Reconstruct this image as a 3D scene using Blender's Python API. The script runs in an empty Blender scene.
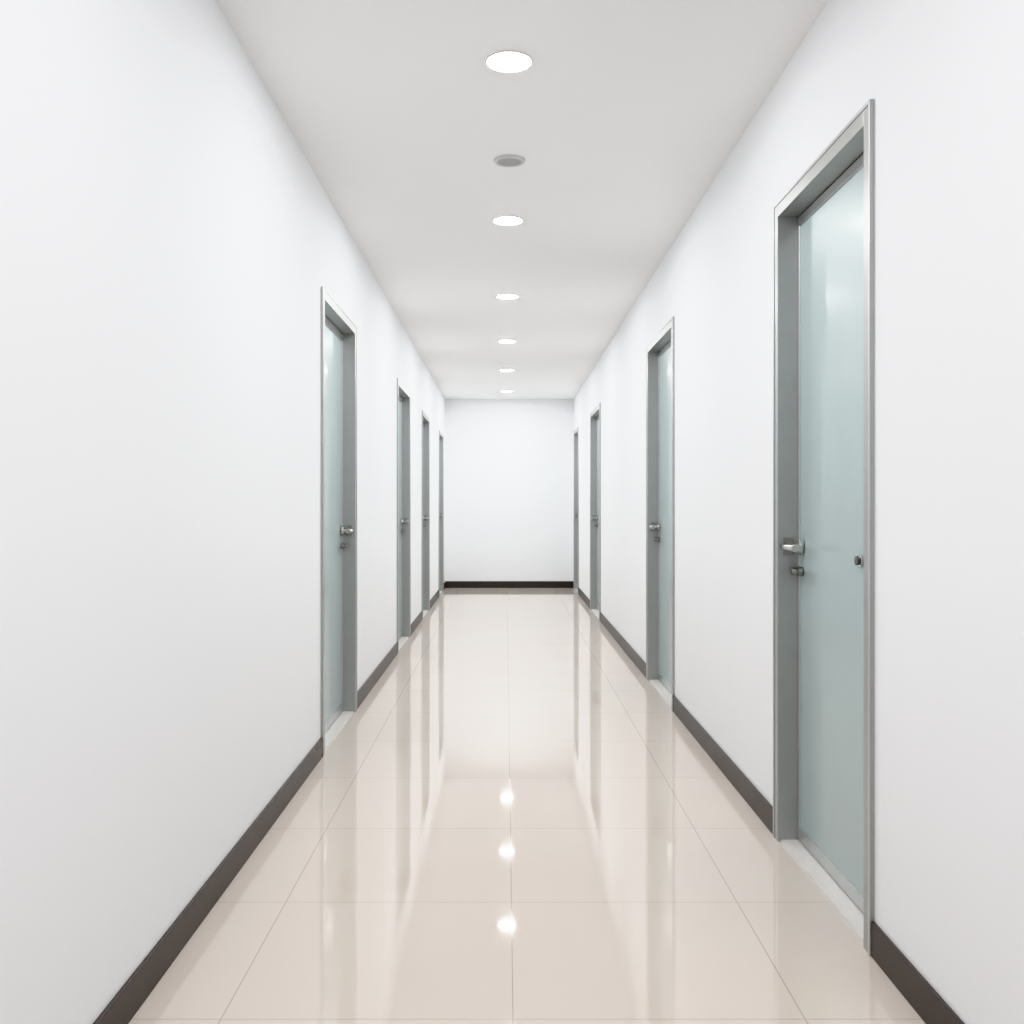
import bpy, bmesh, math
from mathutils import Vector, Matrix

E = 1.10                 # eye height
XL, XR = -0.809, 0.898   # wall planes
H = 2.505
Y0, Y1 = -3.2, 13.15
T = 0.20
sc = bpy.context.scene
try:
    sc.view_settings.view_transform = 'Khronos PBR Neutral'
except Exception:
    sc.view_settings.view_transform = 'Standard'
sc.view_settings.look = 'None'

# ------------------------------------------------------------ materials
def mat(name, col, rough=0.5, metal=0.0, emit=None, estr=0, spec=0.5, coat=0, noise=None):
    m = bpy.data.materials.new(name); m.use_nodes = True
    nt = m.node_tree; b = nt.nodes['Principled BSDF']
    b.inputs['Base Color'].default_value = (*col, 1)
    b.inputs['Roughness'].default_value = rough
    b.inputs['Metallic'].default_value = metal
    b.inputs['Specular IOR Level'].default_value = spec
    b.inputs['Coat Weight'].default_value = coat
    b.inputs['Coat Roughness'].default_value = 0.12
    if emit:
        b.inputs['Emission Color'].default_value = (*emit, 1)
        b.inputs['Emission Strength'].default_value = estr
    if noise:
        tc = nt.nodes.new('ShaderNodeTexCoord')
        sc_, amt = noise
        n = nt.nodes.new('ShaderNodeTexNoise'); n.inputs['Scale'].default_value = sc_; n.inputs['Detail'].default_value = 2
        nt.links.new(tc.outputs['Object'], n.inputs['Vector'])
        r = nt.nodes.new('ShaderNodeMapRange')
        r.inputs['To Min'].default_value = 1-amt; r.inputs['To Max'].default_value = 1+amt
        nt.links.new(n.outputs['Fac'], r.inputs['Value'])
        v = nt.nodes.new('ShaderNodeVectorMath'); v.operation = 'SCALE'
        v.inputs[0].default_value = col
        nt.links.new(r.outputs['Result'], v.inputs['Scale'])
        nt.links.new(v.outputs['Vector'], b.inputs['Base Color'])
    return m

M_wall = mat('wall_paint', (0.912, 0.925, 0.945), 0.6, noise=(0.8, 0.01), spec=0.2)
M_ceil = mat('ceiling_paint', (0.95, 0.95, 0.95), 0.8, noise=(0.8, 0.01), spec=0.1)
M_base = mat('baseboard_dark', (0.060, 0.050, 0.045), 0.38, noise=(9, 0.15), spec=0.4)
M_alu = mat('aluminium', (0.44, 0.45, 0.445), 0.36, metal=0.6, noise=(14, 0.05))
M_alu_l = mat('aluminium_light', (0.58, 0.60, 0.60), 0.3, metal=0.7, noise=(14, 0.04))
M_glass = mat('frosted_glass', (0.43, 0.525, 0.53), 0.38, coat=0.4, noise=(1.5, 0.03))
M_steel = mat('brushed_steel', (0.6, 0.6, 0.58), 0.22, metal=1.0)
M_dark = mat('dark_metal', (0.16, 0.16, 0.16), 0.3, metal=0.9)
M_plate = mat('strike_plate_metal', (0.34, 0.34, 0.33), 0.3, metal=0.9)
M_sill = mat('sill_stone', (0.74, 0.72, 0.70), 0.3, noise=(10, 0.04))
M_trim = mat('white_trim', (0.9, 0.9, 0.9), 0.4)
M_ring = mat('grey_trim', (0.62, 0.62, 0.62), 0.4)
M_grille = mat('speaker_grille', (0.42, 0.42, 0.42), 0.6, noise=(300, 0.25))

def lens_mat(k):
    return mat('lamp_lens', (1, 1, 1), 0.5, emit=(0.995, 0.988, 0.985), estr=318*k)

def floor_mat():
    m = bpy.data.materials.new('polished_tile'); m.use_nodes = True
    nt = m.node_tree; b = nt.nodes['Principled BSDF']; N = nt.nodes.new; L = nt.links.new
    TS = 0.625
    tc = N('ShaderNodeTexCoord'); sep = N('ShaderNodeSeparateXYZ'); L(tc.outputs['Object'], sep.inputs[0])
    def chain(out, off):
        a = N('ShaderNodeMath'); a.operation = 'SUBTRACT'; a.inputs[1].default_value = off; L(out, a.inputs[0])
        d = N('ShaderNodeMath'); d.operation = 'DIVIDE'; d.inputs[1].default_value = TS; L(a.outputs[0], d.inputs[0])
        p = N('ShaderNodeMath'); p.operation = 'PINGPONG'; p.inputs[1].default_value = 0.5; L(d.outputs[0], p.inputs[0])
        f = N('ShaderNodeMath'); f.operation = 'FLOOR'; L(d.outputs[0], f.inputs[0])
        return p.outputs[0], f.outputs[0]
    px, fx = chain(sep.outputs['X'], 0.015); py, fy = chain(sep.outputs['Y'], 2.743)
    mn = N('ShaderNodeMath'); mn.operation = 'MINIMUM'; L(px, mn.inputs[0]); L(py, mn.inputs[1])
    mr = N('ShaderNodeMapRange'); mr.inputs['From Min'].default_value = 0.0014; mr.inputs['From Max'].default_value = 0.0030
    L(mn.outputs[0], mr.inputs['Value'])
    cb = N('ShaderNodeCombineXYZ'); L(fx, cb.inputs[0]); L(fy, cb.inputs[1])
    wn = N('ShaderNodeTexWhiteNoise'); L(cb.outputs[0], wn.inputs['Vector'])
    nz = N('ShaderNodeTexNoise'); nz.inputs['Scale'].default_value = 3.5; nz.inputs['Detail'].default_value = 3
    L(tc.outputs['Object'], nz.inputs['Vector'])
    ad = N('ShaderNodeMath'); ad.operation = 'ADD'; L(wn.outputs['Value'], ad.inputs[0]); L(nz.outputs['Fac'], ad.inputs[1])
    cr = N('ShaderNodeMapRange'); cr.inputs['From Max'].default_value = 2; L(ad.outputs[0], cr.inputs['Value'])
    mx = N('ShaderNodeMix'); mx.data_type = 'RGBA'
    mx.inputs['A'].default_value = (0.68, 0.605, 0.545, 1); mx.inputs['B'].default_value = (0.71, 0.635, 0.572, 1)
    L(cr.outputs[0], mx.inputs['Factor'])
    m2 = N('ShaderNodeMix'); m2.data_type = 'RGBA'; m2.inputs['A'].default_value = (0.46, 0.40, 0.355, 1)
    L(mr.outputs[0], m2.inputs['Factor']); L(mx.outputs['Result'], m2.inputs['B'])
    L(m2.outputs['Result'], b.inputs['Base Color'])
    rr = N('ShaderNodeMapRange'); rr.inputs['To Min'].default_value = 0.045; rr.inputs['To Max'].default_value = 0.025
    L(mr.outputs[0], rr.inputs['Value']); L(rr.outputs[0], b.inputs['Roughness'])
    b.inputs['IOR'].default_value = 1.58
    n3 = N('ShaderNodeTexNoise'); n3.inputs['Scale'].default_value = 2.2; n3.inputs['Detail'].default_value = 1; L(tc.outputs['Object'], n3.inputs['Vector'])
    bp = N('ShaderNodeBump'); bp.inputs['Strength'].default_value = 0.02; bp.inputs['Distance'].default_value = 0.01
    L(n3.outputs['Fac'], bp.inputs['Height']); L(bp.outputs[0], b.inputs['Normal'])
    return m
M_floor = floor_mat()

# ------------------------------------------------------------ mesh helper
class MB:
    def __init__(s, name, mats):
        s.bm = bmesh.new(); s.name = name; s.mats = mats
    def box(s, x0, x1, y0, y1, z0, z1, mi=0):
        x0, x1 = sorted((x0, x1)); y0, y1 = sorted((y0, y1))
        v = [s.bm.verts.new((x, y, z)) for x in (x0, x1) for y in (y0, y1) for z in (z0, z1)]
        for f in ((0,1,3,2),(4,6,7,5),(0,4,5,1),(2,3,7,6),(0,2,6,4),(1,5,7,3)):
            fc = s.bm.faces.new([v[i] for i in f]); fc.material_index = mi
    def cyl(s, c, r, h, axis='Z', mi=0, r2=None, seg=40):
        g = bmesh.ops.create_cone(s.bm, cap_ends=True, segments=seg, radius1=r, radius2=r if r2 is None else r2, depth=h)
        R = {'Z': Matrix.Identity(4), 'X': Matrix.Rotation(math.pi/2, 4, 'Y'), 'Y': Matrix.Rotation(math.pi/2, 4, 'X')}[axis]
        bmesh.ops.transform(s.bm, matrix=Matrix.Translation(c) @ R, verts=g['verts'])
        fs = {f for v in g['verts'] for f in v.link_faces}
        for f in fs: f.material_index = mi; f.smooth = len(f.verts) == 4
    def lathe(s, prof, c, mi=0, seg=32, mis=None):
        rings = []
        for r, z in prof:
            if r < 1e-6: rings.append([s.bm.verts.new((c[0], c[1], c[2]+z))])
            else: rings.append([s.bm.verts.new((c[0]+r*math.cos(2*math.pi*i/seg), c[1]+r*math.sin(2*math.pi*i/seg), c[2]+z)) for i in range(seg)])
        for k in range(len(rings)-1):
            a, b = rings[k], rings[k+1]
            for i in range(seg):
                j = (i+1) % seg
                if len(a) == 1 and len(b) == 1: continue
                if len(a) == 1: f = s.bm.faces.new((a[0], b[i], b[j]))
                elif len(b) == 1: f = s.bm.faces.new((a[i], b[0], a[j]))
                else: f = s.bm.faces.new((a[i], b[i], b[j], a[j]))
                f.material_index = mis[k] if mis else mi; f.smooth = True
    def done(s, parent=None, bevel=0):
        bmesh.ops.recalc_face_normals(s.bm, faces=s.bm.faces)
        me = bpy.data.meshes.new(s.name); s.bm.to_mesh(me); s.bm.free()
        for m in s.mats: me.materials.append(m)
        o = bpy.data.objects.new(s.name, me); sc.collection.objects.link(o)
        if parent: o.parent = parent
        if bevel:
            md = o.modifiers.new('bevel', 'BEVEL'); md.width = bevel; md.segments = 2; md.limit_method = 'ANGLE'
        return o

# ------------------------------------------------------------ doors data (side, near, far, top)
doors = [(+1, 2.412, 3.285, 2.090), (+1, 5.27, 6.255, 2.105), (+1, 9.38, 10.45, 2.07), (+1, 12.2, 12.98, 2.065),
         (-1, 4.32, 5.30, 2.055), (-1, 7.32, 8.27, 2.040), (-1, 9.48, 10.35, 2.01), (-1, 11.87, 12.66, 2.005)]

def wall(side, name):
    X = XR if side > 0 else XL
    ds = sorted([d for d in doors if d[0] == side], key=lambda d: d[1])
    w = MB(name, [M_wall])
    y = Y0
    for d in ds:
        w.box(X, X+side*T, y, d[1], 0, H)
        w.box(X, X+side*T, d[1], d[2], d[3], H)
        y = d[2]
    w.box(X, X+side*T, y, Y1, 0, H)
    w.done()
    b = MB('baseboard_'+name.split('_')[1], [M_base])
    y = Y0
    for d in ds + [(side, Y1, Y1, 0)]:
        if d[1]-y > 0.02: b.box(X, X-side*0.009, y, d[1], 0.0, 0.086)
        y = d[2]
    b.done(bevel=0.002)
wall(+1, 'wall_right'); wall(-1, 'wall_left')
w = MB('wall_far', [M_wall]); w.box(XL-T, XR+T, Y1, Y1+T, 0, H); w.done()
w = MB('wall_back', [M_wall]); w.box(XL-T, XR+T, Y0-T, Y0, 0, H); w.done()
b = MB('baseboard_far', [M_base]); b.box(XL+0.01, XR-0.01, Y1-0.009, Y1, 0, 0.088); b.done(bevel=0.002)
b = MB('baseboard_back', [M_base]); b.box(XL+0.01, XR-0.01, Y0, Y0+0.009, 0, 0.088); b.done(bevel=0.002)
f = MB('floor', [M_floor]); f.box(XL-T, XR+T, Y0-T, Y1+T, -0.1, 0); f.done()
f = MB('ceiling', [M_ceil]); f.box(XL-T, XR+T, Y0-T, Y1+T, H, H+0.1); f.done()

def door(n, side, ya, yb, top):
    X = XR if side > 0 else XL
    s = side
    e = bpy.data.objects.new('door_%d' % n, None); e.location = (X, (ya+yb)/2, 0); e.empty_display_size = 0.1
    sc.collection.objects.link(e)
    oy = (ya+yb)/2
    def x(d): return s*d          # d>0 into wall
    a, c = ya-oy, yb-oy
    FW, P, D = 0.048, 0.010, 0.125
    fr = MB('frame', [M_alu, M_alu_l])
    fr.box(x(-P), x(D), a, a+FW, 0.0, top)
    fr.box(x(-P), x(D), c-FW, c, 0.0, top)
    fr.box(x(-P), x(D), a+FW, c-FW, top-FW, top)
    # outer bright lip
    fr.box(x(-P-0.003), x(-P), a, a+0.010, 0.0, top, 1)
    fr.box(x(-P-0.003), x(-P), c-0.010, c, 0.0, top, 1)
    fr.box(x(-P-0.003), x(-P), a+0.010, c-0.010, top-0.010, top, 1)
    fr.done(e, bevel=0.0018)
    sl = MB('threshold', [M_sill]); sl.box(x(0.0), x(0.15), a+FW, c-FW, 0, 0.006); sl.done(e)
    # leaf
    l0, l1 = a+FW+0.002, c-FW-0.002
    zb, zt = 0.010, top-FW-0.003
    F0 = 0.056
    lf = MB('leaf_frame', [M_alu_l])
    S, RB, RT = 0.016, 0.042, 0.030
    lf.box(x(F0), x(0.112), l0, l0+S, zb, zt); lf.box(x(F0), x(0.112), l1-S, l1, zb, zt)
    lf.box(x(F0), x(0.112), l0+S, l1-S, zb, zb+RB); lf.box(x(F0), x(0.112), l0+S, l1-S, zt-RT, zt)
    lf.done(e, bevel=0.0015)
    g = MB('frosted_glass_panel', [M_glass]); g.box(x(F0+0.005), x(0.106), l0+S, l1-S, zb+RB, zt-RT); g.done(e)
    # lever handle near latch (far) edge
    hz = 0.965; hy = l1-0.035
    h = MB('lever_handle', [M_steel, M_dark, M_plate])
    h.cyl((x(F0-0.005), hy, hz), 0.025, 0.014, 'X')
    h.cyl((x(F0-0.028), hy, hz), 0.0095, 0.05, 'X')
    h.cyl((x(F0-0.052), hy-0.050, hz), 0.0105, 0.125, 'Y')
    h.cyl((x(F0-0.052), hy-0.114, hz), 0.0125, 0.012, 'Y')
    h.cyl((x(F0-0.005), hy, hz-0.080), 0.016, 0.014, 'X', mi=2)
    h.cyl((x(F0-0.020), hy, hz-0.080), 0.011, 0.024, 'X', mi=2)
    h.box(x(F0-0.0335), x(F0-0.032), hy-0.0015, hy+0.0015, hz-0.088, hz-0.073, 1)
    h.box(x(F0-0.048), x(F0-0.014), c-FW-0.004, c-FW, hz-0.028, hz+0.028, 2)
    h.done(e, bevel=0.0008)
    k = MB('pull_knob', [M_dark, M_steel])
    k.cyl((x(F0), l0+0.205, 0.95), 0.017, 0.006, 'X', mi=1)
    k.cyl((x(F0-0.006), l0+0.205, 0.95), 0.013, 0.012, 'X', r2=0.011)
    k.done(e, bevel=0.001)
for i, d in enumerate(doors): door(i+1, *d)

# ------------------------------------------------------------ ceiling fixtures
def downlight(y, k):
    m = MB('ceiling_downlight', [M_trim, lens_mat(k)])
    m.lathe([(0.073, 0.0), (0.073, -0.004), (0.071, -0.006), (0.0695, -0.006), (0.055, -0.0075), (0.0, -0.0085)],
            (0, 0, 0), mis=[0, 0, 0, 1, 1], seg=28)
    o = m.done(); o.location = (0.010, y, H)
for y, k in [(-2.2, 0.7), (-0.42, 0.75), (1.36, 0.84), (3.13, 0.9), (4.88, 1.0), (6.655, 1.0), (8.48, 1.05), (10.3, 1.2), (12.2, 1.5)]:
    downlight(y, k)

m = MB('ceiling_speaker', [M_ring, M_grille])
m.lathe([(0.064, 0), (0.064, -0.004), (0.060, -0.010), (0.052, -0.011), (0.050, -0.007), (0.03, -0.009), (0, -0.0095)], (0, 0, 0), mis=[0, 0, 0, 0, 1, 1])
o = m.done(); o.location = (0.014, 4.03, H)

# ------------------------------------------------------------ world & camera
wd = bpy.data.worlds.new('World'); sc.world = wd; wd.use_nodes = True
wd.node_tree.nodes['Background'].inputs[0].default_value = (0.9, 0.95, 1, 1)
wd.node_tree.nodes['Background'].inputs[1].default_value = 0.0
cam = bpy.data.cameras.new('camera'); co = bpy.data.objects.new('camera', cam); sc.collection.objects.link(co)
co.location = (0, 0, E); co.rotation_euler = (math.pi/2, 0, 0)
cam.sensor_width = 36; cam.lens = 990/1024*36; cam.shift_x = 6/1024; cam.shift_y = -7/1024; cam.clip_start = 0.01
sc.camera = co
